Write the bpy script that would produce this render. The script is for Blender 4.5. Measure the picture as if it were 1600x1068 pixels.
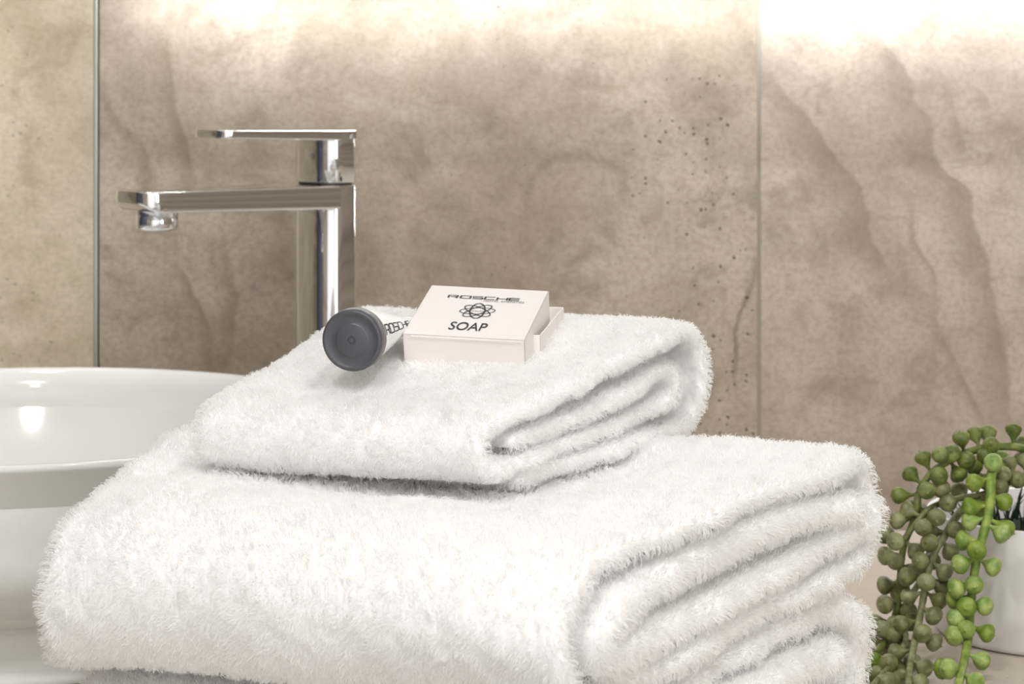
import bpy, bmesh, math, random
import numpy as np
from mathutils import Vector, Matrix
from mathutils.bvhtree import BVHTree
from mathutils.kdtree import KDTree

random.seed(4); rng = np.random.default_rng(7)
S = bpy.context.scene
COL = S.collection
for o in list(bpy.data.objects): bpy.data.objects.remove(o)

# ------------------------------------------------------------------ camera
CAM_Z, FPX, ROW0 = 0.345, 4000.0, 60.0
cd = bpy.data.cameras.new('camera'); cam = bpy.data.objects.new('camera', cd); COL.objects.link(cam)
cam.location = (0, 0, CAM_Z); cam.rotation_euler = (math.radians(90), 0, 0)
cd.sensor_width = 36; cd.lens = 90; cd.shift_y = -(534 - ROW0) / 1600
cd.clip_start = .05; cd.dof.use_dof = True; cd.dof.focus_distance = 1.2; cd.dof.aperture_fstop = 22
S.camera = cam
S.view_settings.view_transform = 'Standard'; S.view_settings.look = 'None'
S.view_settings.exposure = 0.33; S.view_settings.gamma = 1.0; S.view_settings.use_curve_mapping = False
S.cycles.max_bounces = 14; S.cycles.diffuse_bounces = 8; S.cycles.glossy_bounces = 6
S.cycles.sample_clamp_indirect = 6

# ------------------------------------------------------------------ world + lights
w = bpy.data.worlds.new('world'); S.world = w; w.use_nodes = True
w.node_tree.nodes['Background'].inputs[0].default_value = (.9, .95, 1, 1)
w.node_tree.nodes['Background'].inputs[1].default_value = .3

def area(name, loc, rot, sx, sy, watts, color=(1, 1, 1), spread=180):
    l = bpy.data.lights.new(name, 'AREA'); l.shape = 'RECTANGLE'; l.size = sx; l.size_y = sy
    l.energy = watts; l.color = color; l.spread = math.radians(spread)
    o = bpy.data.objects.new(name, l); COL.objects.link(o); o.location = loc; o.rotation_euler = rot
    return o
# round ceiling downlights in front of the vanity
DOWN = ((-.30, .42, 6.0), (.42, .42, 4.6), (-.30, -.55, 2.6), (.42, -.55, 2.6))
for dx_, dy_, w_ in DOWN:
    o = area('downlight_lamp', (dx_, dy_, 1.492), (0, 0, 0), .14, .14, w_, (.985, .993, 1)); o.data.shape = 'DISK'
area('front_fill_light', (-.05, -1.58, .30), (math.radians(90), 0, 0), 2.7, 2.3, 11.5, (.94, .975, 1))  # soft fill added behind the camera, as wide as the front wall
area('side_fill_light', (1.25, -.35, .55), (math.radians(90), 0, math.radians(68)), .8, .9, 12, (1, .985, .965))  # fill added on the right, lifts the right-hand towel ends
# LED strip under the mirror cabinet
area('led_strip_light', (.37, 1.770, .386), (0, 0, 0), 1.29, .010, 1.55, (.935, .975, 1))
# downlight added over the recess on the left, to brighten its wall
def spot(name, loc, watts, size, color=(1, 1, 1), r=.04, rot=(0, 0, 0)):
    l = bpy.data.lights.new(name, 'SPOT'); l.energy = watts; l.spot_size = math.radians(size); l.spot_blend = .5
    l.shadow_soft_size = r; l.color = color
    o = bpy.data.objects.new(name, l); COL.objects.link(o); o.location = loc; o.rotation_euler = rot
    return o
spot('recess_spot', (-.46, 1.70, 1.44), 100, 25, (1, .97, .92), rot=(math.radians(12), 0, 0))

# ------------------------------------------------------------------ helpers
def P(px, py, d): return Vector(((px - 800) * d / FPX, d, CAM_Z - (py - ROW0) * d / FPX))
def link(o, parent=None):
    COL.objects.link(o)
    if parent: o.parent = parent
    return o
def tag(o, label=None, cat=None, group=None, kind=None):
    if label: o['label'] = label
    if cat: o['category'] = cat
    if group: o['group'] = group
    if kind: o['kind'] = kind
    return o
def empty(name, loc=(0, 0, 0)):
    o = bpy.data.objects.new(name, None); o.location = loc; o.empty_display_size = .02; COL.objects.link(o)
    return o
def mesh_obj(name, verts, faces, mat, parent=None, smooth=True, loc=None):
    me = bpy.data.meshes.new(name); me.from_pydata([tuple(v) for v in verts], [], faces); me.update()
    if smooth: me.polygons.foreach_set('use_smooth', [True] * len(me.polygons))
    if mat: me.materials.append(mat)
    o = bpy.data.objects.new(name, me); link(o, parent)
    if loc is not None: o.location = loc
    return o
def bm_obj(name, bm, mat, parent=None, smooth=False):
    me = bpy.data.meshes.new(name); bmesh.ops.recalc_face_normals(bm, faces=bm.faces); bm.to_mesh(me); bm.free()
    if smooth: me.polygons.foreach_set('use_smooth', [True] * len(me.polygons))
    if mat: me.materials.append(mat)
    return link(bpy.data.objects.new(name, me), parent)
def box_bm(x0, x1, y0, y1, z0, z1, bev=0, seg=2, bm=None):
    b = bmesh.new()
    bmesh.ops.create_cube(b, size=1)
    for v in b.verts:
        v.co = Vector((x0 + (v.co.x + .5) * (x1 - x0), y0 + (v.co.y + .5) * (y1 - y0), z0 + (v.co.z + .5) * (z1 - z0)))
    if bev: bmesh.ops.bevel(b, geom=b.edges[:], offset=bev, segments=seg, affect='EDGES', profile=.5)
    return b
def loft(sections, close_ends=True):
    """list of rings (equal count) -> verts, faces"""
    n = len(sections[0]); v = [p for r in sections for p in r]; f = []
    for i in range(len(sections) - 1):
        for j in range(n):
            a, b = i * n + j, i * n + (j + 1) % n
            f.append((a, b, b + n, a + n))
    if close_ends:
        f.append(tuple(range(n))[::-1]); m = (len(sections) - 1) * n
        f.append(tuple(range(m, m + n)))
    return v, f
def lathe(profile, n=64):
    secs = [[(r * math.cos(2 * math.pi * k / n), r * math.sin(2 * math.pi * k / n), z) for k in range(n)] for r, z in profile]
    return loft(secs, True)
def tube(pts, radii, n=8):
    secs = []; pts = [Vector(p) for p in pts]
    up = Vector((0.3, .2, 1)).normalized()
    for i, p in enumerate(pts):
        t = (pts[min(i + 1, len(pts) - 1)] - pts[max(i - 1, 0)]).normalized()
        a = t.cross(up)
        if a.length < 1e-3: a = t.cross(Vector((1, 0, 0)))
        a.normalize(); b = t.cross(a); up = b.cross(t) * -1 if False else up
        r = radii[i] if hasattr(radii, '__len__') else radii
        secs.append([p + a * (r * math.cos(2 * math.pi * k / n)) + b * (r * math.sin(2 * math.pi * k / n)) for k in range(n)])
    return loft(secs, True)
def smooth_path(pts, n):
    """Catmull-Rom through pts, resampled to n equally spaced points"""
    p = np.array(pts, float); q = np.vstack([2 * p[0] - p[1], p, 2 * p[-1] - p[-2]]); out = []
    for i in range(1, len(q) - 2):
        for t in np.linspace(0, 1, 16, endpoint=False):
            out.append(.5 * ((2 * q[i]) + (-q[i - 1] + q[i + 1]) * t + (2 * q[i - 1] - 5 * q[i] + 4 * q[i + 1] - q[i + 2]) * t * t
                             + (-q[i - 1] + 3 * q[i] - 3 * q[i + 1] + q[i + 2]) * t ** 3))
    out.append(p[-1]); out = np.array(out)
    s = np.r_[0, np.cumsum(np.linalg.norm(np.diff(out, axis=0), axis=1))]
    u = np.linspace(0, s[-1], n)
    return np.stack([np.interp(u, s, out[:, k]) for k in range(out.shape[1])], 1)

# ------------------------------------------------------------------ node helper
class NT:
    def __init__(self, name):
        self.m = bpy.data.materials.new(name); self.m.use_nodes = True
        self.t = self.m.node_tree; self.b = self.t.nodes['Principled BSDF']
    def n(self, kind, **kw):
        x = self.t.nodes.new(kind)
        for k, v in kw.items(): setattr(x, k, v)
        return x
    def put(self, sock, v):
        if isinstance(v, bpy.types.NodeSocket): self.t.links.new(v, sock)
        else: sock.default_value = v
    def M(self, op, a, b=None, c=None, clamp=False):
        x = self.n('ShaderNodeMath', operation=op); x.use_clamp = clamp
        self.put(x.inputs[0], a)
        if b is not None: self.put(x.inputs[1], b)
        if c is not None: self.put(x.inputs[2], c)
        return x.outputs[0]
    def noise(self, vec, scale, detail=4, rough=.55, dist=0.0, color=False):
        x = self.n('ShaderNodeTexNoise'); self.put(x.inputs['Vector'], vec)
        x.inputs['Scale'].default_value = scale; x.inputs['Detail'].default_value = detail
        x.inputs['Roughness'].default_value = rough; x.inputs['Distortion'].default_value = dist
        return x.outputs['Color' if color else 'Fac']
    def step(self, v, lo, hi, a=0.0, b=1.0):
        x = self.n('ShaderNodeMapRange'); x.interpolation_type = 'SMOOTHSTEP'
        self.put(x.inputs['Value'], v)
        for k, q in (('From Min', lo), ('From Max', hi), ('To Min', a), ('To Max', b)): self.put(x.inputs[k], q)
        return x.outputs[0]
    def mix(self, fac, a, b, mode='MIX'):
        x = self.n('ShaderNodeMix', data_type='RGBA', blend_type=mode)
        self.put(x.inputs['Factor'], fac); self.put(x.inputs[6], a); self.put(x.inputs[7], b)
        return x.outputs[2]
    def vec(self, x, y, z):
        q = self.n('ShaderNodeCombineXYZ')
        for i, v in enumerate((x, y, z)): self.put(q.inputs[i], v)
        return q.outputs[0]
    def bump(self, h, strength=.3, dist=.001):
        x = self.n('ShaderNodeBump'); x.inputs['Strength'].default_value = strength; x.inputs['Distance'].default_value = dist
        self.put(x.inputs['Height'], h); self.t.links.new(x.outputs[0], self.b.inputs['Normal'])
def srgb(r, g, b, k=1.0):
    f = lambda c: (c / 255 / 12.92 if c / 255 <= .04045 else ((c / 255 + .055) / 1.055) ** 2.4) * k
    return (f(r), f(g), f(b), 1)
def plain(name, col, rough=.5, metal=0.0, spec=.5, coat=0.0, vary=0.0, scale=200):
    q = NT(name); q.b.inputs['Base Color'].default_value = col; q.b.inputs['Roughness'].default_value = rough
    q.b.inputs['Metallic'].default_value = metal; q.b.inputs['Specular IOR Level'].default_value = spec
    q.b.inputs['Coat Weight'].default_value = coat; q.b.inputs['Coat Roughness'].default_value = .05
    tc = q.n('ShaderNodeTexCoord').outputs['Object']
    f = q.noise(tc, scale, 3)
    dark = tuple(c * (1 - vary) for c in col[:3]) + (1,)
    q.put(q.b.inputs['Base Color'], q.mix(f, dark, col))
    return q.m

# ------------------------------------------------------------------ stone tile material (coordinates of the wall, 1 unit = 1/1000 of ~0.45 m)
K = 1.8 / FPX
wall_ref = None
def stone(name, base, light, dark, streak, veins=(), rings=(), pits=0.0, pit_box=None, vert=False, seed=0.0):
    q = NT(name)
    pos = q.n('ShaderNodeTexCoord').outputs['Object']      # tile meshes keep the wall's own origin
    sp = q.n('ShaderNodeSeparateXYZ'); q.put(sp.inputs[0], pos)
    X = q.M('MULTIPLY_ADD', sp.outputs[0], 1 / K / 1000, .8)              # 0..1.6 across
    Y = q.M('MULTIPLY_ADD', sp.outputs[2], -1 / K / 1000, .06 + CAM_Z / K / 1000)  # 0 top .. 1.07
    v0 = q.vec(X, Y, seed)
    wob = q.noise(v0, 7, 5, .6)
    wob2 = q.noise(q.vec(X, Y, seed + 5), 3, 4, .55)
    big = q.noise(v0, 3.4, 8, .6, .2)
    # directional cloud: stretched along the bedding of the slab
    if vert: vs = q.vec(q.M('MULTIPLY', q.M('ADD', X, q.M('MULTIPLY', wob2, .16)), 7.0), q.M('MULTIPLY', Y, 1.6), seed)
    else:
        u = q.M('ADD', q.M('SUBTRACT', X, q.M('MULTIPLY', Y, .55)), q.M('MULTIPLY', wob2, .2))
        vs = q.vec(q.M('MULTIPLY', u, 5.5), q.M('MULTIPLY', Y, 1.8), seed)
    strk = q.noise(vs, 1.0, 7, .6, .4)
    mid = q.noise(q.vec(X, Y, seed + 2), 12, 8, .66, .35)
    fine = q.noise(v0, 110, 4, .7)
    grain = q.noise(v0, 420, 2, .6)
    c = q.mix(q.step(big, .38, .64), base, light)
    c = q.mix(q.M('MULTIPLY', q.step(strk, .48, .72), streak), c, dark)
    c = q.mix(q.M('MULTIPLY', q.step(mid, .46, .70), .52), c, dark)
    c = q.mix(q.M('MULTIPLY', q.step(mid, .5, .28), .38), c, light)
    c = q.mix(q.M('MULTIPLY', q.step(q.noise(q.vec(X, Y, seed + 9), 6, 6, .6), .48, .7), .35), c, tuple(a * b for a, b in zip(base[:3], (.92, .93, .80))) + (1,))
    c = q.mix(q.M('MULTIPLY', q.step(fine, .38, .68), .32), c, dark)
    c = q.mix(q.M('MULTIPLY', q.step(q.noise(q.vec(X, Y, seed + 4), 60, 6, .75), .56, .72), .35), c, dark)
    c = q.mix(q.M('MULTIPLY', q.step(grain, .4, .7), .10), c, light)
    n1 = q.M('MULTIPLY', q.M('SUBTRACT', wob, .5), .07)
    nf = q.M('MULTIPLY', q.M('SUBTRACT', q.noise(v0, 40, 4, .6), .5), .016)
    for pts, width, amt in veins:                          # band that is sharp on its right edge, fading to the left
        fc = q.n('ShaderNodeFloatCurve'); cv = fc.mapping.curves[0]
        pp = [(y / 1100, x / 1700) for x, y in pts]
        while len(cv.points) < len(pp): cv.points.new(.5, .5)
        for k, (a, b) in enumerate(pp): cv.points[k].location = (a, b)
        fc.mapping.update(); q.put(fc.inputs['Value'], q.M('DIVIDE', Y, 1.1))
        e = q.M('MULTIPLY', fc.outputs[0], 1.7)
        dx = q.M('ADD', q.M('SUBTRACT', X, e), q.M('ADD', q.M('MULTIPLY', n1, .35), nf))
        left = q.step(dx, -width, 0.0); right = q.step(dx, .007, -.002)
        ends = q.M('MULTIPLY', q.step(Y, pts[0][1] / 1000 - .03, pts[0][1] / 1000 + .05),
                   q.step(Y, pts[-1][1] / 1000 + .03, pts[-1][1] / 1000 - .08))
        k = q.M('MULTIPLY', q.M('MULTIPLY', q.M('POWER', left, 1.3), right), q.M('MULTIPLY', ends, amt))
        k = q.M('MULTIPLY', k, q.step(wob, .25, .55, .45, 1.0))
        c = q.mix(k, c, dark)
    for cx, cy, rx, ry, wd, amt in rings:
        a = q.M('DIVIDE', q.M('SUBTRACT', X, cx / 1000), rx / 1000); b = q.M('DIVIDE', q.M('SUBTRACT', Y, cy / 1000), ry / 1000)
        r = q.M('SQRT', q.M('ADD', q.M('MULTIPLY', a, a), q.M('MULTIPLY', b, b)))
        r = q.M('ADD', r, q.M('MULTIPLY', q.M('SUBTRACT', wob, .5), 1.1))
        k = q.M('MULTIPLY', q.step(q.M('ABSOLUTE', q.M('SUBTRACT', r, 1)), wd, 0.0), amt)
        k = q.M('MULTIPLY', k, q.step(b, .7, -.2))
        c = q.mix(k, c, dark)
    pit = None
    if pits:
        vor = q.n('ShaderNodeTexVoronoi'); vor.inputs['Scale'].default_value = 95; q.put(vor.inputs['Vector'], q.vec(q.M('ADD', X, nf), q.M('ADD', Y, q.M('MULTIPLY', nf, .7)), seed))
        sel = q.n('ShaderNodeSeparateXYZ'); q.put(sel.inputs[0], vor.outputs['Color'])
        msk = q.M('MULTIPLY', q.step(wob2, .38, .6), q.step(X, pit_box[0] / 1000, pit_box[1] / 1000))
        thr = q.M('MULTIPLY', q.step(sel.outputs[0], .3, 1.0, .0, .28), msk)
        pit = q.step(q.M('SUBTRACT', vor.outputs['Distance'], thr), .03, -.06)
        pit = q.M('MULTIPLY', pit, q.step(thr, .005, .03))
        c = q.mix(q.M('MULTIPLY', pit, pits), c, tuple(x * .45 for x in dark[:3]) + (1,))
    q.put(q.b.inputs['Base Color'], c)
    q.b.inputs['Roughness'].default_value = .5; q.b.inputs['Specular IOR Level'].default_value = .3
    h = q.M('ADD', q.M('MULTIPLY', fine, .6), q.M('MULTIPLY', grain, .3))
    if pit is not None: h = q.M('SUBTRACT', h, q.M('MULTIPLY', pit, 1.5))
    q.bump(h, .25, .0006)
    return q.m

L_, D_, B_ = srgb(214, 198, 178), srgb(128, 112, 94), srgb(186, 168, 148)
veins_c = [([(160, 120), (185, 190), (222, 230), (232, 300), (228, 380)], .03, .4),
           ([(262, 60), (272, 160), (292, 220), (300, 270), (312, 330)], .04, .45),
           ([(262, 400), (290, 431), (308, 466), (322, 505), (329, 560), (331, 600)], .025, .45),
           ([(352, 360), (362, 420), (372, 470), (360, 540), (352, 600)], .05, .45),
           ([(1179, 410), (1166, 470), (1152, 500), (1149, 560), (1150, 620)], .008, .8)]
veins_r = [([(1196, 90), (1222, 145), (1258, 180), (1306, 245), (1338, 285), (1354, 330), (1360, 370), (1384, 415), (1398, 450)], .085, .52),
           ([(1366, 40), (1400, 90), (1419, 120), (1427, 160), (1450, 185), (1456, 235), (1478, 270), (1508, 290), (1522, 345), (1537, 390), (1549, 455), (1566, 540), (1575, 605), (1580, 680)], .075, .52),
           ([(1428, 320), (1434, 383), (1456, 425), (1461, 513), (1496, 575), (1530, 640), (1545, 690)], .02, .5),
           ([(1470, 120), (1490, 175), (1500, 215), (1508, 260)], .02, .35)]
m_tile_c = stone('stone_tile_centre', srgb(154, 141, 128), srgb(182, 170, 157), srgb(106, 94, 80), .2, veins_c, [(905, 300, 75, 70, .22, .32)], .8, (450, 900), vert=False, seed=1.3)
m_tile_r = stone('stone_tile_right', srgb(167, 154, 142), srgb(190, 178, 165), srgb(120, 107, 94), .25, veins_r, (), .5, (1600, 3000), seed=4.1)
m_tile_l = stone('stone_tile_left', srgb(196, 184, 164), srgb(214, 203, 186), srgb(148, 134, 110), .35, (), (), .4, (-900, -300), seed=8.7)
m_grout = plain('grout', srgb(150, 146, 134), .9, vary=.1)
m_paint = plain('white_paint', srgb(236, 234, 230), .7)
m_floor = plain('floor_tile', srgb(120, 112, 104), .5, vary=.2, scale=6)
m_chrome = plain('chrome', (.82, .83, .84, 1), .045, 1.0)
m_alu = plain('brushed_aluminium', (.46, .48, .46, 1), .4, 1.0)
m_ceramic = plain('white_ceramic', srgb(232, 232, 229), .1, 0, .5, .15)
m_potwhite = plain('matt_white_glaze', srgb(236, 233, 230), .55, vary=.04, scale=40)
m_white = plain('white_lacquer', srgb(235, 235, 233), .3)
m_mirror = plain('mirror_glass', (.9, .92, .92, 1), .01, 1.0)

# counter stone
q = NT('beige_speckled_counter'); tc = q.n('ShaderNodeTexCoord').outputs['Object']
c = q.mix(q.noise(tc, 25, 5), srgb(182, 171, 160), srgb(202, 191, 179))
c = q.mix(q.step(q.noise(tc, 420, 2), .66, .72, 0, .6), c, srgb(128, 106, 90))
q.put(q.b.inputs['Base Color'], c); q.b.inputs['Roughness'].default_value = .25
m_counter = q.m

# ------------------------------------------------------------------ room shell
def struct(name, bm, mat):
    o = bm_obj(name, bm, mat); o['kind'] = 'structure'; return o
WY = 1.80
wall_back = struct('wall_back', box_bm(-.2925, 1.3, WY + .008, 2.05, -.9, 1.5), m_grout)
wall_rec = struct('wall_recess', box_bm(-1.4, -.2925, 1.958, 2.05, -.9, 1.5), m_grout)
def tile(x0, x1, z0, z1, y, mat, parent, th=.0075):
    b = box_bm(x0, x1, y, y + th, z0, z1, .0009, 2)
    return bm_obj('tile', b, mat, parent)
xj = (1186 - 800) * K
g = .0012
zb = [-.9, -.3, .9, 1.5]
for i in range(3):
    tile(-.2905, xj - g, zb[i] + g, zb[i + 1] - g, WY, m_tile_c, wall_back)
    tile(xj + g, xj + .6 - g, zb[i] + g, zb[i + 1] - g, WY, m_tile_r, wall_back)
    tile(xj + .6 + g, 1.3, zb[i] + g, zb[i + 1] - g, WY, m_tile_c, wall_back)
    tile(-.893 + g, -.2945, zb[i] + g, zb[i + 1] - g, 1.95, m_tile_l, wall_rec)
    tile(-1.4, -.893 - g, zb[i] + g, zb[i + 1] - g, 1.95, m_tile_l, wall_rec)
bm_obj('grout_joint', box_bm(xj - g, xj + g, WY + .0009, WY + .0079, -.9, 1.5), m_grout, wall_back)
t = struct('trim_1', box_bm(-.2942, -.2912, WY - .0008, 1.958, -.9, 1.5, .0008, 2), m_alu)
t['label'] = 'slim metal edge trim at the left end of the stone tiled wall'
struct('wall_left', box_bm(-1.48, -1.4, -1.6, 2.05, -.9, 1.5), m_tile_c)
d1 = struct('added_door_1', box_bm(-1.4, -1.385, .78, 1.68, -.9, 1.15, .002), plain('slate_blue_added_door', srgb(70, 82, 104), .4))  # unseen door, added to put a dark bluish stripe in the chrome
bm_obj('handle', box_bm(-1.385, -1.345, 1.58, 1.595, .08, .20, .004), m_alu, d1)
for yy in (.68, 1.68): struct('added_trim_2' if yy < 1 else 'added_trim_3', box_bm(-1.4, -1.375, yy, yy + .14, -.9, 1.15, .003), plain('dark_added_frame', srgb(40, 40, 42), .4))  # unseen dark uprights, added so the faucet tip reflects something dark
struct('wall_right', box_bm(1.3, 1.38, -1.6, 2.05, -.9, 1.5), m_tile_c)
struct('wall_front', box_bm(-1.48, 1.38, -1.68, -1.6, -.9, 1.5), m_paint)
struct('floor', box_bm(-1.48, 1.38, -1.68, 2.05, -.95, -.9), m_floor)
struct('ceiling', box_bm(-1.48, 1.38, -1.68, 2.05, 1.5, 1.55), m_paint)

# vanity and counter
vt = empty('vanity_cabinet', (0, 1.5, -.9)); tag(vt, 'white lacquered vanity cabinet carrying the beige countertop', 'cabinet')
vt_inv = lambda o: setattr(o, 'matrix_parent_inverse', Matrix.Translation((0, -1.5, .9)))
def vpart(n, bm, m, par=vt):
    o = bm_obj(n, bm, m, par)
    if par is vt: vt_inv(o)
    return o
vpart('body', box_bm(-.95, .95, .98, 1.79, -.55, -.0305, .002), m_white)
for x0 in (-.94, -.31, .32):
    dr = vpart('drawer', box_bm(x0, x0 + .62, .96, .979, -.54, -.04, .002), m_white)
    bm_obj('handle', box_bm(x0 + .2, x0 + .42, .945, .961, -.12, -.108, .003), m_alu, dr)
ct = bm_obj('countertop', box_bm(-1.39, 1.29, .93, WY - .001, -.03, 0, .003), m_counter)
tag(ct, 'beige speckled stone countertop under the towels and plant pot', 'countertop')

# mirror cabinet with the light strip, just above the frame
mc = empty('mirror_cabinet', (.37, 1.73, .395)); tag(mc, 'mirror cabinet on the tiled wall with a light strip glowing beneath it', 'cabinet')
def mpart(n, bm, m):
    o = bm_obj(n, bm, m, mc); o.matrix_parent_inverse = Matrix.Translation((-.37, -1.73, -.395)); return o
mpart('body', box_bm(-.281, 1.02, 1.665, 1.799, .393, 1.2, .001), m_white)
for x0 in (-.28, .155, .59): mpart('mirror_door', box_bm(x0, x0 + .429, 1.645, 1.6645, .393, 1.2, .001), m_mirror)
q = NT('led_glow'); q.b.inputs['Emission Color'].default_value = (1, .97, .92, 1); q.b.inputs['Emission Strength'].default_value = 4
mpart('light_strip', box_bm(-.275, 1.015, 1.764, 1.776, .3875, .3925, .001), q.m)
q2 = NT('lamp_glow'); q2.b.inputs['Emission Color'].default_value = (1, 1, 1, 1); q2.b.inputs['Emission Strength'].default_value = 60
for x, y, where in ((-.30, .42, 'in front of the basin'), (.42, .42, 'in front of the plant'), (-.30, -.55, 'in the middle of the room, left of two'),
                    (.42, -.55, 'in the middle of the room, right of two'), (-.46, 1.70, 'added above the tiled recess to brighten it')):
    dl = empty('ceiling_downlight', (x, y, 1.5)); tag(dl, 'round recessed ceiling downlight ' + where, 'light', 'ceiling downlights')
    v, f = lathe([(.0, -.001), (.045, -.001), (.058, -.004), (.060, -.001), (.060, 0), (0, 0)], 40); mesh_obj('trim_ring', v, f, m_white, dl)
    v, f = lathe([(0, -.006), (.044, -.006), (.044, -.0015), (0, -.0015)], 40); mesh_obj('diffuser', v, f, q2.m, dl)

# ------------------------------------------------------------------ basin
bc = (-.295, 1.505)
prof = [(0, 0), (.150, 0), (.1525, .0015), (.1500, .006), (.1498, .010), (.1530, .03), (.172, .075), (.190, .110), (.1985, .1235),
        (.1995, .1255), (.1985, .1268), (.1968, .1268), (.1950, .1256), (.1910, .1220), (.1875, .1165), (.1858, .108), (.1848, .085), (.1800, .056), (.150, .031), (.06, .019), (.024, .018), (.024, .0165), (0, .0165)]
pr = smooth_path(prof[2:-3], 90); pr = [(0, 0), (.150, 0)] + [tuple(p) for p in pr] + [(.0235, .0175), (0, .0165)]
v, f = lathe(pr, 128)
basin = mesh_obj('vessel_basin', v, f, m_ceramic, loc=(bc[0], bc[1], 0))
tag(basin, 'round white glossy ceramic vessel basin behind the towels', 'basin')
v, f = lathe([(0, .0), (.021, .0), (.0225, .002), (.021, .0045), (.010, .006), (0, .0062)], 40)
mesh_obj('waste_plug', v, f, m_chrome, basin, loc=(0, 0, .0166))

# ------------------------------------------------------------------ faucet
fa = empty('basin_faucet', (-.1256, 1.72, 0)); tag(fa, 'tall polished chrome single lever basin faucet behind the towel stack', 'faucet')
fa.rotation_euler = (0, 0, math.radians(180 + 40))       # local +x = spout direction
def rrect(u0, u1, w, rb, rf, n=10):
    """plan outline; back corners rb, front corners rf"""
    out = []
    for cx, cy, r, a0 in ((u1 - rf, w / 2 - rf, rf, 0), (u0 + rb, w / 2 - rb, rb, 90), (u0 + rb, -w / 2 + rb, rb, 180), (u1 - rf, -w / 2 + rf, rf, 270)):
        for k in range(n + 1):
            a = math.radians(a0 + 90 * k / n); out.append((cx + r * math.cos(a), cy + r * math.sin(a)))
    return out
def inset(o, d):
    c = np.mean(o, 0); a = np.array(o) - c; m = np.abs(a).max(0)
    return [tuple(c + p * (m - d) / m) for p in a]
def prism(outline, z0, z1, ch=.0012, top=True, bot=True):
    secs = []
    zs = ([(z0, ch), (z0 + ch * .3, ch * .3), (z0 + ch, 0)] if bot else [(z0, 0)]) + ([(z1 - ch, 0), (z1 - ch * .3, ch * .3), (z1, ch)] if top else [(z1, 0)])
    for z, d in zs: secs.append([(x, y, z) for x, y in inset(outline, d)])
    return loft(secs)
def shade(o, ang=40):
    m = o.modifiers.new('edge', 'EDGE_SPLIT'); m.split_angle = math.radians(ang)
body_o = rrect(-.0105, .0145, .0455, .003, .0125)
v, f = prism(rrect(-.015, .0195, .052, .006, .015), 0, .004); mesh_obj('base_ring', v, f, m_chrome, fa)
v, f = prism(body_o, .003, .2475); o = mesh_obj('body', v, f, m_chrome, fa); shade(o)
# spout : sections along u, rounded rectangle (v,z), plan rounding at the tip
def section(u, wid, z0, z1, r, n=6):
    out = []
    for cy, cz, a0 in ((wid / 2 - r, z1 - r, 0), (-wid / 2 + r, z1 - r, 90), (-wid / 2 + r, z0 + r, 180), (wid / 2 - r, z0 + r, 270)):
        for k in range(n + 1):
            a = math.radians(a0 + 90 * k / n); out.append((u, cy + r * math.cos(a), cz + r * math.sin(a)))
    return out
secs = []
for u in list(np.linspace(-.002, .141, 24)) + [.144, .147, .1495, .1515, .153, .1538, .154]:
    t = (u + .02) / .18
    z1 = .2472 + .001 * t; z0 = .2310 + .0042 * max(0, t)
    wd = .0453
    if u > .141:
        e = (u - .141) / .013; wd = .0453 - .024 * (1 - math.sqrt(max(0, 1 - e * e))); z0 += .006 * e * e
    secs.append(section(u, wd, z0, z1, .0016))
v, f = loft(secs); o = mesh_obj('spout', v, f, m_chrome, fa); shade(o, 50)
v, f = lathe([(0, 0), (.0105, 0), (.0128, .0006), (.0135, .002), (.0135, .0135), (0, .0135)], 48)
ae = mesh_obj('aerator', v, f, m_chrome, fa, loc=(.132, 0, .2228))
# head and lever
v, f = prism(rrect(-.0100, .0142, .0450, .003, .0125), .2488, .2835); o = mesh_obj('lever_head', v, f, m_chrome, fa); shade(o)
v, f = prism(rrect(-.0085, .0125, .042, .003, .0115), .2465, .250); mesh_obj('collar', v, f, plain('dark_gap', (.03, .03, .03, 1), .4), fa)
secs = []
for u in list(np.linspace(-.0095, .086, 18)) + [.089, .0915, .093, .0938, .094]:
    t = max(0, (u - .0) / .106)
    z1 = .2838 + .0022 * t; th = .0068 - .0018 * t
    wd = .0450 - .006 * t
    if u > .086: e = (u - .086) / .008; wd -= .016 * (1 - math.sqrt(max(0, 1 - e * e)))
    secs.append(section(u, wd, z1 - th, z1, .0011, 4))
v, f = loft(secs); o = mesh_obj('lever', v, f, m_chrome, fa); shade(o, 50)
v, f = lathe([(0, 0), (.0026, 0), (.0032, -.0006), (.0032, -.002), (0, -.002)], 24)
o = mesh_obj('screw_cap', v, f, m_alu, fa, loc=(.0143, .006, .2665)); o.rotation_euler = (0, math.radians(90), 0)

# ------------------------------------------------------------------ towels
q = NT('white_terry'); tc = q.n('ShaderNodeTexCoord').outputs['Object']
q.put(q.b.inputs['Base Color'], q.mix(q.noise(tc, 60, 4), (.94, .937, .933, 1), (.96, .958, .955, 1)))
q.b.inputs['Roughness'].default_value = 1; q.b.inputs['Specular IOR Level'].default_value = 0
m_terry = q.m
q = NT('white_pile')
q.b.inputs['Base Color'].default_value = (.965, .958, .948, 1); q.b.inputs['Roughness'].default_value = .9
q.b.inputs['Specular IOR Level'].default_value = .05
tr = q.n('ShaderNodeBsdfTranslucent'); tr.inputs[0].default_value = (.93, .925, .92, 1)
mx = q.n('ShaderNodeMixShader'); mx.inputs[0].default_value = .4
q.t.links.new(q.b.outputs[0], mx.inputs[1]); q.t.links.new(tr.outputs[0], mx.inputs[2])
q.t.links.new(mx.outputs[0], q.t.nodes['Material Output'].inputs[0])
m_pile = q.m

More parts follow.
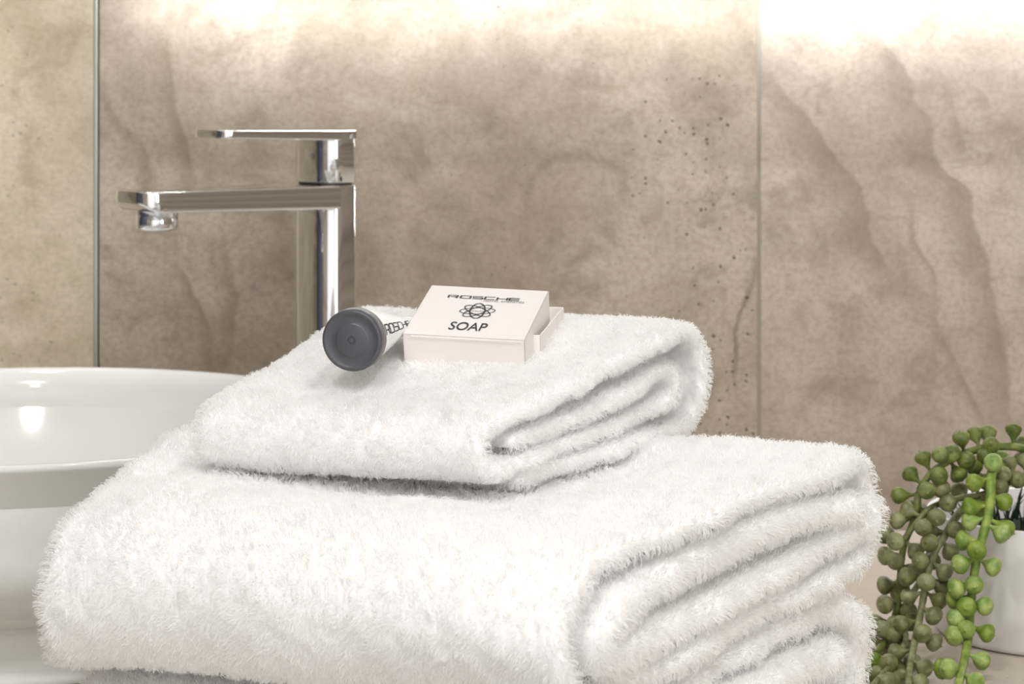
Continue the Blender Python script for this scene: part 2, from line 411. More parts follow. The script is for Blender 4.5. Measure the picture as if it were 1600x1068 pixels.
def vnoise(p, seed, freq):
    """cheap smooth pseudo noise for arrays (n,k)"""
    r = np.random.default_rng(seed); out = np.zeros(len(p))
    for i in range(7):
        k = r.normal(size=p.shape[1]) * freq * (1 + .5 * i / 2); out += np.sin(p @ k + r.uniform(0, 6.28)) / (1 + i * .35)
    return out / 2.6
def sheet(path, thick, n_path, n_u, corners, W, z_base, deform, seed, closed=False, end_amp=(.004, .006), push=0.0):
    """folded cloth: path = (v,z) centre line extruded from the left end to the right end"""
    c = smooth_path(path, n_path)
    if closed:
        tan = np.roll(c[:-1], -1, 0) - np.roll(c[:-1], 1, 0); c = c[:-1]
    else: tan = np.gradient(c, axis=0)
    tan /= np.linalg.norm(tan, axis=1)[:, None]; nor = np.stack([-tan[:, 1], tan[:, 0]], 1)
    m = len(c); h = thick / 2
    FL, FR, BR, BL = [np.array(k) for k in corners]
    L = (np.linalg.norm(FR - FL) + np.linalg.norm(BR - BL)) / 2
    cap = h / L
    us = np.r_[cap * np.array([0, .06, .2, .4, .7, 1.0]), np.linspace(cap, 1 - cap, n_u)[1:-1], 1 - cap * np.array([1.0, .7, .4, .2, .06, 0])]
    prof_s = np.arange(m) / m
    endR = end_amp[1] * vnoise(np.stack([np.cos(prof_s * 6.28) * 3, np.sin(prof_s * 6.28) * 3], 1), seed, 1.6)
    endL = end_amp[0] * vnoise(np.stack([np.cos(prof_s * 6.28) * 3, np.sin(prof_s * 6.28) * 3], 1), seed + 1, 1.6)
    rings = []
    for u in us:
        e = min(u, 1 - u)
        k = math.sqrt(max(0.0, 1 - (1 - min(1, e / cap)) ** 2)); k = max(k, .05)
        if closed: ringv = [c + nor * h * k, c - nor * h * k]
        else:
            arc = np.linspace(0, math.pi, 7)[1:-1]
            e1 = np.array([c[-1] + (nor[-1] * math.cos(a) + tan[-1] * math.sin(a)) * h * k for a in arc])
            e0 = np.array([c[0] + (-nor[0] * math.cos(a) - tan[0] * math.sin(a)) * h * k for a in arc])
            ringv = [np.vstack([c + nor * h * k, e1, (c - nor * h * k)[::-1], e0])]
        idx = [np.arange(m), np.arange(m)] if closed else [np.r_[np.arange(m), [m - 1] * 5, np.arange(m)[::-1], [0] * 5]]
        res = []
        for rv, ii in zip(ringv, idx):
            uu = u + (endR[ii] + push) / L * max(0, (u - .6) / .4) - endL[ii] / L * max(0, (.4 - u) / .4)
            vv = rv[:, 0] / W; uu = uu[:, None]; vv = vv[:, None]
            xy = (1 - uu) * (1 - vv) * FL + uu * (1 - vv) * FR + uu * vv * BR + (1 - uu) * vv * BL
            z = z_base + rv[:, 1]
            p = np.c_[xy, z]
            res.append(deform(p, uu[:, 0], vv[:, 0], rv[:, 1]))
        rings.append(res)
    verts = []; faces = []
    R = len(rings)
    for b in range(len(rings[0])):
        n = len(rings[0][b]); base = len(verts)
        for r in rings: verts.extend(r[b].tolist())
        for i in range(R - 1):
            for j in range(n):
                a, d = base + i * n + j, base + i * n + (j + 1) % n
                faces.append((a, d, d + n, a + n) if b == 0 else (a, a + n, d + n, d))
    if closed:
        n = m
        for i, fl in ((0, True), (R - 1, False)):
            o0 = i * n; o1 = R * n + i * n
            for j in range(n):
                qd = (o0 + j, o0 + (j + 1) % n, o1 + (j + 1) % n, o1 + j)
                faces.append(qd if not fl else qd[::-1])
    else:
        n = len(rings[0][0]); 
        for i in (0, R - 1):
            o0 = i * n
            # strip across the thickness
            for j in range(n // 2 - 1):
                faces.append((o0 + j, o0 + j + 1, o0 + n - 2 - j, o0 + n - 1 - j) if False else (o0 + j, o0 + j + 1, o0 + (2 * m + 4 - j - 1), o0 + (2 * m + 4 - j)) if j < m - 1 else (o0, o0, o0))
    faces = [q for q in faces if len(set(q)) == len(q)]
    return verts, faces
def towel(name, sheets, label, cat):
    V, F = [], []
    for v, f in sheets:
        b = len(V); V += v; F += [tuple(i + b for i in q) for q in f]
    o = mesh_obj(name, V, F, m_terry)
    bm = bmesh.new(); bm.from_mesh(o.data); bmesh.ops.recalc_face_normals(bm, faces=bm.faces); bm.to_mesh(o.data); bm.free()
    tag(o, label, cat)
    return o
def grow_pile(o, count, length, radius, seed, others=()):
    me = o.data; r = np.random.default_rng(seed)
    me.calc_loop_triangles(); nt = len(me.loop_triangles)
    tri = np.empty(nt * 3, np.int32); me.loop_triangles.foreach_get('vertices', tri); tri = tri.reshape(-1, 3)
    co = np.empty(len(me.vertices) * 3); me.vertices.foreach_get('co', co); co = co.reshape(-1, 3)
    vn = np.empty(len(me.vertices) * 3); me.vertices.foreach_get('normal', vn); vn = vn.reshape(-1, 3)
    a, b, c = co[tri[:, 0]], co[tri[:, 1]], co[tri[:, 2]]
    cr = np.cross(b - a, c - a); ar = np.linalg.norm(cr, axis=1) / 2; fn = cr / (2 * ar[:, None] + 1e-12); cen = (a + b + c) / 3
    bvh = BVHTree.FromPolygons([tuple(p) for p in co], [tuple(int(x) for x in t) for t in tri])
    wt = np.ones(nt); eye = np.array([0, 0, CAM_Z])
    for i in range(nt):
        n = Vector(fn[i]); p = Vector(cen[i]) + n * .0006
        if bvh.ray_cast(p, n, .010)[0] is not None: wt[i] = .22
        to = eye - cen[i]; to /= np.linalg.norm(to)
        if fn[i] @ to < -.45: wt[i] *= .25                # far underside: thinner pile
    pr_ = ar * wt; pr_ /= pr_.sum()
    t = r.choice(nt, count, p=pr_); s1 = np.sqrt(r.random(count)); s2 = r.random(count)
    w0, w1, w2 = (1 - s1)[:, None], (s1 * (1 - s2))[:, None], (s1 * s2)[:, None]
    root = a[t] * w0 + b[t] * w1 + c[t] * w2
    n = vn[tri[t, 0]] * w0 + vn[tri[t, 1]] * w1 + vn[tri[t, 2]] * w2; n /= np.linalg.norm(n, axis=1)[:, None] + 1e-9
    # combing direction: large patches + small tufts
    comb = np.stack([vnoise(root, seed + 10 + k, 90) for k in range(3)], 1) * .4 + np.stack([vnoise(root, seed + 20 + k, 450) for k in range(3)], 1) * .6
    comb += r.normal(size=(count, 3)) * .35 + np.array([0, 0, -.35])
    comb -= n * (comb * n).sum(1)[:, None]
    ln = length * (.65 + .6 * r.random(count)) * (1 + .22 * vnoise(root, seed + 30, 150) + .28 * vnoise(root, seed + 31, 520)); ln = ln[:, None]
    tip = root + n * ln * .85 + comb * ln * .75
    # tufts
    nc = count // 9; kd = KDTree(nc)
    ci = r.choice(count, nc, replace=False)
    for k, i in enumerate(ci): kd.insert(root[i], k)
    kd.balance()
    near = np.array([kd.find(p)[1] for p in root]); ctip = tip[ci][near]; dist = np.linalg.norm(root - root[ci][near], axis=1)
    k = .55 * np.clip(1 - dist / (length * 1.2), 0, 1)[:, None]
    tip = tip * (1 - k) + ctip * k
    p1 = root + n * ln * .4 + comb * ln * .12 + r.normal(size=(count, 3)) * length * .05
    p2 = (p1 + tip) / 2 + n * ln * .12 + r.normal(size=(count, 3)) * length * .06
    pts = np.stack([root - n * .0006, p1, p2, tip], 1).reshape(-1, 3).astype(np.float32)
    rad = np.tile(np.array([1, 1, .85, .35]) * radius, count).astype(np.float32)
    cu = bpy.data.hair_curves.new('terry_pile'); cu.add_curves([4] * count)
    cu.attributes['position'].data.foreach_set('vector', pts.ravel())
    ra = cu.attributes.get('radius') or cu.attributes.new('radius', 'FLOAT', 'POINT'); ra.data.foreach_set('value', rad)
    cu.materials.append(m_pile)
    h = bpy.data.objects.new('terry_pile', cu); link(h, o); h['kind'] = 'stuff'
    return h

# bath towel (big, below)
BC = ((-.206, 1.116), (.018, 1.008), (.1835, 1.251), (-.144, 1.368)); BW = .292
def def_bath(p, u, v, zl, upper=1):
    out = p.copy(); H = .072
    k = np.clip(p[:, 2] / .147, 0, 1.1)
    corner = np.exp(-(u / .09) ** 2) * np.exp(-(np.clip(v, 0, 1) / .55) ** 2)        # front left corner droops
    out[:, 2] -= .007 * corner * k ** 2
    cr = np.exp(-((1 - u) / .10) ** 2) * np.exp(-(np.clip(v, 0, 1) / .25) ** 2)
    out[:, 2] -= .006 * cr * k
    out[:, 2] += (.0022 * vnoise(np.stack([u * 6, v * 6], 1), 3, .8)) * k
    out[:, 2] += k * .004 * np.clip(v, 0, 1) + k * .013 * np.clip(1 - u, 0, 1) * np.clip(v, 0, 1)
    sag = np.exp(-np.clip(np.abs(u - .40) - .31, 0, 1) ** 2 / .005) * np.exp(-np.clip(np.abs(v - .58) - .20, 0, 1) ** 2 / .012)
    out[:, 2] -= .011 * sag * np.clip(k, 0, 1) ** 2          # the upper towel presses in
    if upper: out[:, 2] += .015 * np.clip(v, 0, 1) * np.clip(1 - zl / .064, 0, 1)
    else: out[:, 2] += .009 * np.clip(v, 0, 1) * np.clip(zl / .065, 0, 1)
    fr = np.clip(1 - v, 0, 1) * (1 - .5 * np.clip(u, 0, 1)) * .010
    out[:, 2] -= fr * (np.clip(1 - zl / .064, 0, 1) if upper else np.clip(zl / .065, 0, 1))
    ue = np.clip((u - .55) / .45, 0, 1.2)
    q2 = np.stack([v * 3.2, zl * 55], 1)
    out[:, 2] += ue * .0028 * vnoise(q2, 61 + upper, 1.0) * np.clip(zl / .02, 0, 1)
    out[:, 1] += ue * .0030 * vnoise(q2, 71 + upper, 1.0)
    out[:, 1] += .002 * vnoise(np.stack([u * 7, p[:, 2] * 50], 1), 5, .8) * (1 - np.clip(v, 0, 1))
    return out
up_out = [(.15, .006), (.24, .006), (.270, .011), (.286, .025), (.289, .041), (.281, .056), (.258, .0635), (.20, .0632), (.12, .0620), (.05, .0600), (.02, .053), (.0065, .038), (.0075, .021), (.022, .010), (.07, .006), (.15, .006)]
up_in = [(.250, .041), (.215, .0460), (.16, .0455), (.09, .0430), (.048, .0400), (.030, .0345), (.030, .0265), (.047, .0220), (.10, .0215), (.17, .0225), (.23, .0245), (.262, .028)]
lo_out = [(.14, .007), (.225, .007), (.252, .012), (.268, .030), (.268, .048), (.255, .061), (.22, .0655), (.14, .0645), (.06, .0595), (.03, .051), (.018, .036), (.020, .020), (.034, .010), (.07, .007), (.14, .007)]
lo_in = [(.238, .047), (.20, .0485), (.12, .0470), (.06, .044), (.042, .036), (.046, .026), (.07, .0225), (.14, .0225), (.21, .025), (.24, .030)]
BCl = ((-.200, 1.112), (.020, 1.012), (.18, 1.249), (-.138, 1.36))
bath = towel('bath_towel', [sheet(up_out, .0105, 190, 46, BC, BW, .0745, def_bath, 11, closed=True),
                            sheet(up_in, .0148, 120, 40, BC, BW, .0745, def_bath, 12, end_amp=(.0, .004), push=.005),
                            sheet(lo_out, .011, 170, 40, BCl, BW, .003, lambda *a: def_bath(*a, upper=0), 13, closed=True),
                            sheet(lo_in, .0140, 110, 36, BCl, BW, .003, lambda *a: def_bath(*a, upper=0), 14, end_amp=(.0, .005), push=.006)],
             'large thick white terry bath towel folded on the counter beneath the smaller towel', 'towel')
# hand towel (small, on top)
HC = ((-.150, 1.203), (-.0136, 1.139), (.10, 1.309), (-.075, 1.372)); HW = .205
def def_hand(p, u, v, zl):
    out = p.copy(); k = np.clip((p[:, 2] - .147) / .03, 0, 1.6)
    corner = np.exp(-(u / .15) ** 2) * np.exp(-(np.clip(v, 0, 1) / .5) ** 2)
    out[:, 2] -= .0045 * np.clip(1 - u, 0, 1) * np.clip(1 - v, 0, 1)
    out[:, 2] += .0012 * vnoise(np.stack([u * 6, v * 6], 1), 8, .8) * k
    out[:, 2] -= .0078 * np.clip(1 - v, 0, 1) ** 3
    return out
hand_p = [(.030, .0215), (.08, .0225), (.135, .0285), (.160, .0335), (.174, .0325), (.1765, .0255), (.166, .0185), (.12, .0130), (.06, .0115), (.022, .0110), (.0085, .0142),
          (.0045, .0215), (.0080, .0290), (.022, .0330), (.06, .0365), (.11, .0420), (.155, .0490), (.183, .0512), (.197, .0465), (.2025, .036), (.2015, .018), (.195, .0065), (.180, .0030), (.13, .0025), (.08, .0025), (.036, .0030)]
hand = towel('hand_towel', [sheet(hand_p, .0066, 300, 40, HC, HW, .1455, def_hand, 21, end_amp=(.002, .004))],
             'smaller folded white terry towel on top of the large towel, carrying the soap box', 'towel')
grow_pile(bath, 420000, .0036, .000125, 31)
grow_pile(hand, 230000, .0031, .000115, 32)

# ------------------------------------------------------------------ soap box
m_card = plain('white_card', srgb(238, 231, 227), .6, 0, .3, vary=.02)
m_ink = plain('black_ink', (.02, .02, .02, 1), .6)
m_inkl = plain('grey_ink', (.22, .22, .21, 1), .6)
yaw, pit, rol = math.radians(-12.9), math.radians(18.18), math.radians(1.72)
Rm = Matrix.Rotation(yaw, 4, 'Z') @ Matrix.Rotation(pit, 4, 'X') @ Matrix.Rotation(rol, 4, 'Y')
Wd, Ld, Hd = .0606, .0589, .0165
sb = empty('soap_box'); tag(sb, 'small white cardboard box printed SOAP, tilted open on the folded towel', 'box')
sb.matrix_world = Matrix.Translation((-.0236, 1.235, .2010)) @ Rm
def open_box(w, l, h, th, opening):
    b = bmesh.new()
    def bx(*a):
        t = box_bm(*a, bev=.00025, seg=1); me = bpy.data.meshes.new('t'); t.to_mesh(me); t.free(); b.from_mesh(me); bpy.data.meshes.remove(me)
    z = (-th, 0) if opening == 'down' else (-h, -h + th)
    bx(-w / 2, w / 2, 0, l, *z)
    bx(-w / 2, w / 2, 0, th, -h, 0); bx(-w / 2, w / 2, l - th, l, -h, 0)
    bx(-w / 2, -w / 2 + th, 0, l, -h, 0); bx(w / 2 - th, w / 2, 0, l, -h, 0)
    return b
lid = bm_obj('lid', open_box(Wd, Ld, Hd, .0006, 'down'), m_card, sb)
# raised crease line along the front of the lid
bm_obj('tuck_flap', box_bm(-Wd / 2 + .004, Wd / 2 - .0015, -.0004, .0003, -.0016, -.0004, .0002, 1), m_card, sb)
tray = bm_obj('tray', open_box(.0570, .057, .0140, .0006, 'up'), m_card, sb)
tray.matrix_parent_inverse = sb.matrix_world.inverted()
tray.matrix_basis = Matrix.Translation((-.0140, 1.2545, .2004)) @ Matrix.Rotation(yaw, 4, 'Z') @ Matrix.Rotation(math.radians(8), 4, 'X')
# printing (flat print on the lid)
def to_lid(px, py):
    """where a point of the print lies on the lid plane"""
    d = Vector(((px - 800) / FPX, 1, -(py - ROW0) / FPX)); o0 = Vector((0, 0, CAM_Z))
    n = Rm.to_3x3() @ Vector((0, 0, 1)); c0 = Vector((-.0236, 1.235, .2010))
    t = (c0 - o0).dot(n) / d.dot(n); p = Rm.to_3x3().inverted() @ (o0 + d * t - c0)
    return p.x, p.y
EPS = .0003
def stroke(b, p, q, w):
    p, q = Vector(p), Vector(q); d = (q - p).normalized(); s = Vector((-d.y, d.x)) * w / 2; p = p - d * w * .0; q = q + d * w * .0
    b.faces.new([b.verts.new((*(p + s), EPS)), b.verts.new((*(p - s), EPS)), b.verts.new((*(q - s), EPS)), b.verts.new((*(q + s), EPS))])
a0, a1 = to_lid(702, 462), to_lid(815, 470)
lx0, lx1 = a0[0], a1[0]; ly = (to_lid(760, 468)[1]); lh = .0029
cw = (lx1 - lx0) / 6; lw = cw * .80
b = bmesh.new()
W1, W2 = .00095, .00052
def S_(x, pts, w): stroke(b, (x + pts[0] * lw, ly + pts[1] * lh), (x + pts[2] * lw, ly + pts[3] * lh), w)
glyph = {'R': [((0, 0, 0, 1), W1), ((0, 1, .9, 1), W2), ((.9, 1, .9, .45), W1), ((.2, .45, .9, .45), W2), ((.7, .45, .95, 0), W1)],
         'O': [((0, 0, 0, 1), W1), ((1, 0, 1, 1), W1), ((0, 0, 1, 0), W2), ((0, 1, 1, 1), W2)],
         'S': [((0, 1, 1, 1), W2), ((0, .5, 0, 1), W2), ((0, .5, 1, .5), W2), ((1, 0, 1, .5), W1), ((0, 0, 1, 0), W2)],
         'C': [((0, 0, 0, 1), W1), ((0, 1, 1, 1), W2), ((0, 0, 1, 0), W2)],
         'H': [((0, 0, 0, 1), W1), ((1, 0, 1, 1), W1), ((0, .5, 1, .5), W2)],
         'E': [((0, 0, 0, 1), W1), ((0, 1, 1, 1), W2), ((0, .5, 1, .5), W2), ((0, 0, 1, 0), W2)]}
for k, ch in enumerate('ROSCHE'):
    for pts, wd in glyph[ch]: S_(lx0 + k * cw, pts, wd)
bm_obj('lettering', b, m_ink, sb)
# emblem : looping ellipses
b = bmesh.new(); ex, ey = to_lid(746, 486); ex2 = to_lid(773, 487.5)[0]; er = ex2 - ex
for k, (ang, w) in enumerate(((8, .00034), (52, .00042), (97, .0005), (142, .00042))):
    ca, sa = math.cos(math.radians(ang)), math.sin(math.radians(ang)); pp = []
    for i in range(49):
        a = 2 * math.pi * i / 48; x, y = er * math.cos(a), er * .42 * math.sin(a); pp.append((ex + x * ca - y * sa, ey + x * sa + y * ca))
    for i in range(48): stroke(b, pp[i], pp[i + 1], w * 1.45)
bm_obj('emblem', b, m_ink, sb)
def text(body, size, loc, mat, parent, align='CENTER', shear=0.0, bold=0.0, name='lettering', sx=1.0):
    cu = bpy.data.curves.new(name, 'FONT'); cu.body = body; cu.size = size; cu.align_x = align; cu.align_y = 'CENTER'; cu.shear = shear; cu.offset = bold
    o = bpy.data.objects.new(name, cu); COL.objects.link(o)
    dg = bpy.context.evaluated_depsgraph_get(); me = bpy.data.meshes.new_from_object(o.evaluated_get(dg)); bpy.data.objects.remove(o)
    me.materials.clear(); me.materials.append(mat)
    for v_ in me.vertices: v_.co.x *= sx
    o = bpy.data.objects.new(name, me); link(o, parent); o.location = loc
    return o
sx_, sy_ = to_lid(731, 511)
text('SOAP', .0128, (sx_, sy_, EPS), m_ink, sb, sx=.60, bold=.0001)
hx, hy = to_lid(788, 470.5)
text('HOTEL AMENITIES', .0030, (hx, hy - .0009, EPS), m_inkl, sb, sx=.85)
text('rosche', .0030, (ex, ey - .0002, EPS), m_inkl, sb)

# ------------------------------------------------------------------ cosmetic tube
tb = empty('cosmetic_tube'); tag(tb, 'small white toiletry tube with dark grey cap lying beside the soap box', 'tube')
capc = P(549, 532, 1.205)
ax = Vector((.22, .97, .02)).normalized()
zx = ax; yx = Vector((0, 0, 1)).cross(zx).normalized(); xx = yx.cross(zx)
tb.matrix_world = Matrix.Translation(capc) @ Matrix((( *xx, ), ( *yx, ), ( *zx, ))).transposed().to_4x4()
r0 = .0148
m_cap = plain('charcoal_plastic', srgb(78, 79, 84), .38, 0, .5)
v, f = lathe([(0, .0004), (.0010, .0004), (.0012, .0008), (.0018, .0008), (.0020, .0003), (.0074, .0003), (.0079, .0006), (.0082, .0009), (.0118, .0009), (.0126, .0003), (.0132, 0), (.0140, .0002), (.0145, .0009), (r0, .0022), (r0 - .0001, .009), (r0 - .0006, .010), (0, .010)], 72)
o = mesh_obj('cap', v, f, m_cap, tb); o['label'] = 'dark grey round cap with recessed centre'; shade(o, 50)
m_tube = plain('white_plastic_tube', srgb(240, 243, 241), .3, 0, .5)
secs = []
for i in range(26):
    t = i / 25; z = .0101 + t * .066
    a = (r0 - .0007) * (1 + .0 * t); c_ = (r0 - .0007) * (1 - t ** 1.2 * .93)
    secs.append([(c_ * math.cos(2 * math.pi * k / 56) - (.0)*t, a * math.sin(2 * math.pi * k / 56), z) for k in range(56)])
v, f = loft(secs); mesh_obj('body', v, f, m_tube, tb)
# crimped end
b = box_bm(-.0011, .0011, -.0141, .0141, .0755, .082, .0003, 1); bm_obj('crimp_seal', b, m_tube, tb)
# printed name along the tube, on its right flank
def on_tube(z, ang):
    t = (z - .0101) / .066; a = (r0 - .0007) * (1 + .0 * t) + .00012; c_ = (r0 - .0007) * (1 - max(0, t) ** 1.2 * .93) + .00012
    return (c_ * math.cos(ang), a * math.sin(ang), z)
b = bmesh.new()
def tstroke(z0, a0_, z1, a1_, w):
    n = 4
    for i in range(n):
        s, e = i / n, (i + 1) / n
        p = Vector((z0 + (z1 - z0) * s, (a0_ + (a1_ - a0_) * s) * r0)); q_ = Vector((z0 + (z1 - z0) * e, (a0_ + (a1_ - a0_) * e) * r0))
        d = (q_ - p).normalized(); n_ = Vector((-d.y, d.x)) * w / 2
        b.faces.new([b.verts.new(on_tube(k.x, k.y / r0)) for k in (p + n_, p - n_, q_ - n_, q_ + n_)])
TA = None
tube_print = dict(z=.0120, ang=math.radians(-96), lh=.0052, lw=.0062, step=.0075)
for k, ch in enumerate('ROSCHE'):
    for pts, wd in glyph[ch]:
        z_ = lambda x: tube_print['z'] + k * tube_print['step'] + x * tube_print['lw']
        an = lambda y: tube_print['ang'] - (y * tube_print['lh']) / r0
        tstroke(z_(pts[0]), an(pts[1]), z_(pts[2]), an(pts[3]), wd * 1.5)
bm_obj('lettering', b, m_ink, tb)

# ------------------------------------------------------------------ potted string-of-pearls plant
pd = 1.49; px_c = .318
pl = empty('potted_plant', (px_c, pd, 0)); tag(pl, 'trailing string of pearls plant in a white pot at the right end of the counter', 'plant')
inv = Matrix.Translation((-px_c, -pd, 0))
def ppart(o): o.matrix_parent_inverse = inv; return o
pr = [(0, 0), (.066, 0), (.0695, .001), (.0715, .004), (.0755, .068), (.0755, .0705), (.0742, .0712), (.0722, .0705), (.0715, .066), (.069, .052), (0, .052)]
v, f = lathe(pr, 96); o = mesh_obj('pot', v, f, m_potwhite, pl); shade(o, 60); o['label'] = 'smooth matt white pot'
m_soil = plain('dark_moss', srgb(34, 40, 26), .95, vary=.6, scale=300)
v, f = lathe([(0, .0535), (.03, .058), (.055, .0565), (.0705, .0525), (.0690, .0520), (0, .0518)], 48); mesh_obj('moss', v, f, m_soil, pl)
def leafmat(name, c1, c2):
    q = NT(name); tc = q.n('ShaderNodeTexCoord').outputs['Object']; oi = q.n('ShaderNodeObjectInfo')
    f_ = q.noise(q.n('ShaderNodeNewGeometry').outputs['Position'], 160, 3)
    col = q.mix(q.step(f_, .3, .7), c1, c2)
    hs = q.n('ShaderNodeHueSaturation'); q.put(hs.inputs['Color'], col)
    q.put(hs.inputs['Value'], q.M('MULTIPLY_ADD', oi.outputs['Random'], .5, .75)); q.put(hs.inputs['Saturation'], q.M('MULTIPLY_ADD', oi.outputs['Random'], -.25, 1.1))
    q.put(q.b.inputs['Base Color'], hs.outputs[0]); q.b.inputs['Roughness'].default_value = .42; q.b.inputs['Specular IOR Level'].default_value = .4
    return q.m
m_olive = leafmat('olive_green_pearl', srgb(92, 97, 56), srgb(136, 137, 92))
m_bright = leafmat('bright_green_pearl', srgb(100, 130, 42), srgb(152, 168, 82))
m_mid = leafmat('mid_green_pearl', srgb(76, 92, 38), srgb(124, 134, 66))
def zz(x, y): return (1280 + x * .4103, 630 + y * .4101)
def strand(pts, d, rad, mat, bend=0.0):
    pp = []
    for i, p in enumerate(pts):
        dd = d[i] if hasattr(d, '__len__') else d
        pp.append(P(*p, dd))
    sp = smooth_path(pp, max(14, len(pts) * 5))
    n = len(sp); v, f = tube(sp, [rad * (1 - .25 * i / n) for i in range(n)], 8)
    o = mesh_obj('strand', v, f, mat, pl); ppart(o); return o, sp
def Z(*l): return [zz(*p) for p in l]
st = {}
st['A'] = strand(Z((860, 210), (800, 180), (740, 165), (650, 165), (600, 176), (545, 192), (500, 215), (440, 252), (400, 300), (378, 345), (372, 400), (352, 468), (325, 530), (314, 590), (308, 660), (303, 740), (285, 820), (262, 880), (235, 930), (190, 965), (140, 1010), (60, 1075)),
                 [1.47, 1.462, 1.455, 1.45, 1.445, 1.44, 1.435, 1.43, 1.43, 1.43, 1.43, 1.432, 1.435, 1.437, 1.44, 1.44, 1.44, 1.435, 1.425, 1.41, 1.37, 1.325], .0023, m_mid)
st['B'] = strand(Z((700, 330), (640, 345), (590, 372), (545, 405), (512, 445), (482, 498), (450, 545), (430, 590), (412, 650), (400, 720), (386, 800), (370, 880), (355, 950), (345, 1010), (338, 1090)),
                 [1.47, 1.455, 1.445, 1.435, 1.43, 1.425, 1.42, 1.418, 1.416, 1.414, 1.412, 1.40, 1.385, 1.365, 1.325], .0024, m_olive)
st['C'] = strand(Z((700, 240), (668, 250), (655, 275), (652, 350), (642, 430), (622, 510), (602, 580), (588, 670), (577, 770), (570, 870), (556, 960), (530, 1075)),
                 [1.455, 1.43, 1.42, 1.412, 1.408, 1.404, 1.402, 1.400, 1.397, 1.39, 1.37, 1.325], .0029, m_bright)
st['D'] = strand(Z((860, 250), (780, 275), (720, 302), (660, 328), (610, 350), (540, 360), (470, 378), (420, 400), (380, 440), (350, 480), (320, 520)),
                 [1.47, 1.455, 1.447, 1.44, 1.435, 1.432, 1.428, 1.425, 1.422, 1.421, 1.421], .0021, m_olive)
st['E'] = strand(Z((420, 560), (400, 640), (370, 700), (330, 760), (320, 830), (330, 900), (300, 960), (260, 1010), (200, 1075)),
                 [1.455, 1.452, 1.45, 1.45, 1.44, 1.42, 1.395, 1.37, 1.325], .0019, m_olive)
# berries : teardrop along local +x, stalk at the origin
def berry_mesh(name, mat):
    prof = [(0, .085), (.12, .075), (.26, .09), (.40, .18), (.52, .30), (.64, .385), (.76, .415), (.86, .375), (.94, .27), (.985, .13), (1.0, .05), (1.03, .035), (1.045, 0.0)]
    n = 14; secs = [[(x, r * math.cos(2 * math.pi * k / n), r * math.sin(2 * math.pi * k / n)) for k in range(n)] for x, r in prof]
    v, f = loft(secs); me = bpy.data.meshes.new(name); me.from_pydata(v, [], f); me.polygons.foreach_set('use_smooth', [True] * len(me.polygons)); me.materials.append(mat)
    return me
bmesh_ = {'o': berry_mesh('pearl_olive', m_olive), 'b': berry_mesh('pearl_bright', m_bright), 'm': berry_mesh('pearl_mid', m_mid)}
def berry(s, cpx, col, size=1.0, dz=None):
    """a pearl of strand s whose round end is seen at photo point cpx (zoomed coordinates)"""
    o, sp = st[s]; c2 = zz(*cpx)
    scr = np.stack([800 + FPX * sp[:, 0] / sp[:, 1], ROW0 + FPX * (CAM_Z - sp[:, 2]) / sp[:, 1]], 1)
    up = np.array([c2[0], c2[1] - 9 if cpx[1] > 300 else c2[1] + 6])
    i = int(np.argmin(np.linalg.norm(scr - up, axis=1)))
    root = Vector(sp[i]); gap = np.linalg.norm(scr[i] - np.array(c2)) / FPX * root.y
    R_ = .0145 * size                                    # full length aimed for
    if dz is None:
        rest = math.sqrt(max(0, (R_ * .72) ** 2 - gap ** 2)); dz = -rest if (hash((cpx[0] * 7 + cpx[1])) % 3) else rest * .6
        if gap > R_ * .7: dz = random.uniform(-.004, .004)
    tgt = P(*c2, root.y + dz); dirv = tgt - root; L = max(dirv.length / .74, R_ * .95)
    dirv.normalize()
    a = dirv; b_ = a.cross(Vector((0, .2, 1))).normalized(); c_ = a.cross(b_)
    m = Matrix((( *a, ), ( *b_, ), ( *c_, ))).transposed().to_4x4()
    wdt = .0126 * size * random.uniform(.94, 1.06)
    bo = bpy.data.objects.new('pearl', bmesh_[col]); link(bo, o)
    bo.matrix_parent_inverse = o.matrix_parent_inverse.copy() if False else Matrix.Identity(4)
    bo.matrix_basis = Matrix.Translation(root) @ m @ Matrix.Diagonal((L, wdt, wdt, 1))
for c in ((395, 205), (460, 195), (540, 130), (595, 125), (740, 100), (355, 275), (455, 275), (530, 270), (300, 350), (362, 388), (590, 240), (655, 160), (630, 200), (770, 160), (640, 125), (505, 190), (560, 215), (410, 330)): berry('A', c, 'm', .98)
for c in ((295, 445), (252, 500), (250, 580), (258, 690), (250, 765), (345, 638), (365, 560), (305, 715), (240, 860), (215, 835), (250, 935), (210, 980), (160, 1005), (110, 1055), (75, 1062), (205, 905), (150, 1040), (290, 600), (320, 790), (290, 840), (190, 1050)): berry('A', c, 'o' if c[1] < 960 else 'b', 1.0)
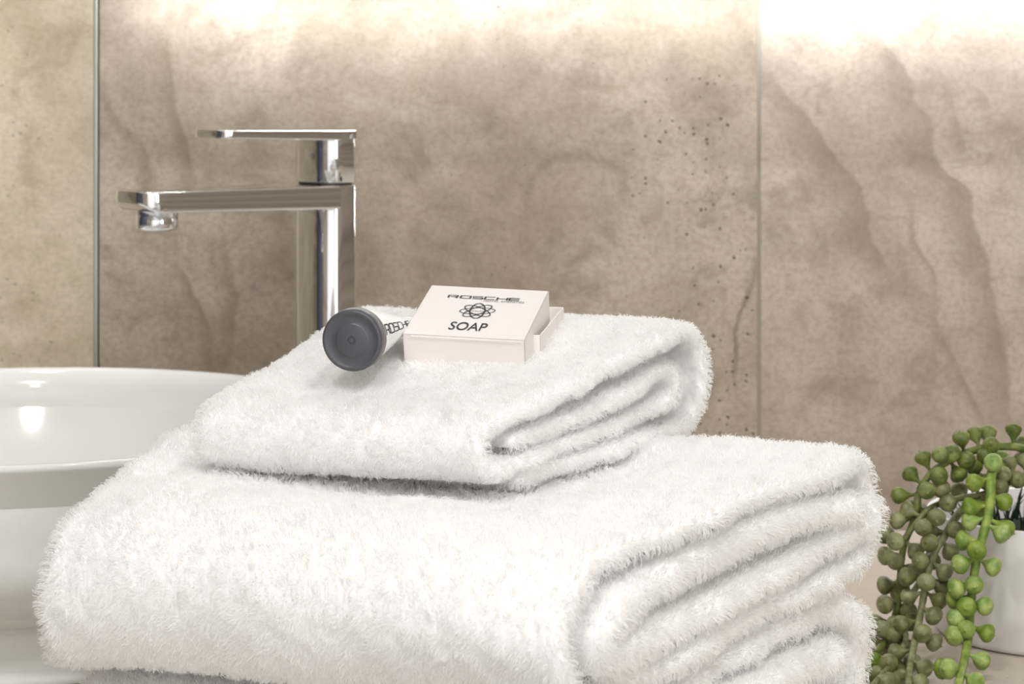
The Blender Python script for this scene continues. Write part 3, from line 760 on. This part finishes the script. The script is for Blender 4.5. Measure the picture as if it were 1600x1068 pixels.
for c in ((420, 530), (475, 640), (408, 680), (345, 735), (455, 750), (432, 805), (310, 840), (392, 875), (440, 910), (300, 948), (398, 1005), (322, 1040), (270, 1058), (500, 565), (400, 470), (440, 490), (520, 480), (470, 700), (330, 660), (385, 600), (380, 1062)): berry('B', c, 'o', 1.02)
for c in ((705, 375), (695, 495), (660, 620), (627, 770), (637, 873), (622, 980), (590, 1058), (588, 302), (570, 395), (555, 522), (535, 612), (520, 705), (512, 748), (517, 820), (512, 885), (492, 1010), (465, 1010), (600, 560), (562, 775), (662, 225), (715, 480), (570, 450), (610, 395), (690, 225), (590, 690), (560, 860)): berry('C', c, 'b', 1.05)
for c in ((725, 235), (755, 290), (465, 325), (490, 378), (540, 342), (400, 410), (445, 432), (290, 525), (775, 215), (700, 270), (640, 300), (600, 300), (350, 415), (395, 470), (690, 320), (620, 395)): berry('D', c, 'o', 1.0)
for c in ((430, 600), (310, 890), (280, 885), (335, 925), (265, 990), (230, 1030), (350, 830), (340, 790), (270, 900), (300, 1005), (385, 640), (350, 980), (245, 1065), (310, 700)): berry('E', c, 'o', 1.0)
# dark needle foliage in the middle of the pot
m_needle = plain('dark_green_needle', srgb(28, 52, 26), .5, vary=.5, scale=300)
b = bmesh.new()
for i in range(150):
    a = random.uniform(0, 6.283); rr = .058 * math.sqrt(random.random()); bx_, by_ = rr * math.cos(a), rr * math.sin(a)
    hgt = random.uniform(.014, .030); lean = Vector((random.uniform(-.012, .012), random.uniform(-.012, .012), 0))
    base = Vector((bx_, by_, .054)); wv = Vector((math.cos(a * 3), math.sin(a * 3), 0)) * .0012
    n2 = Vector((-wv.y, wv.x, 0)) * .6
    mid = base + lean * .4 + Vector((0, 0, hgt * .6)); tip = base + lean + Vector((0, 0, hgt))
    q0 = [b.verts.new(base + k) for k in (wv, n2, -wv, -n2)]; q1 = [b.verts.new(mid + k * .8) for k in (wv, n2, -wv, -n2)]; tv = b.verts.new(tip)
    for k in range(4):
        b.faces.new((q0[k], q0[(k + 1) % 4], q1[(k + 1) % 4], q1[k])); b.faces.new((q1[k], q1[(k + 1) % 4], tv))
o = bm_obj('needle_foliage', b, m_needle, pl); o['kind'] = 'stuff'
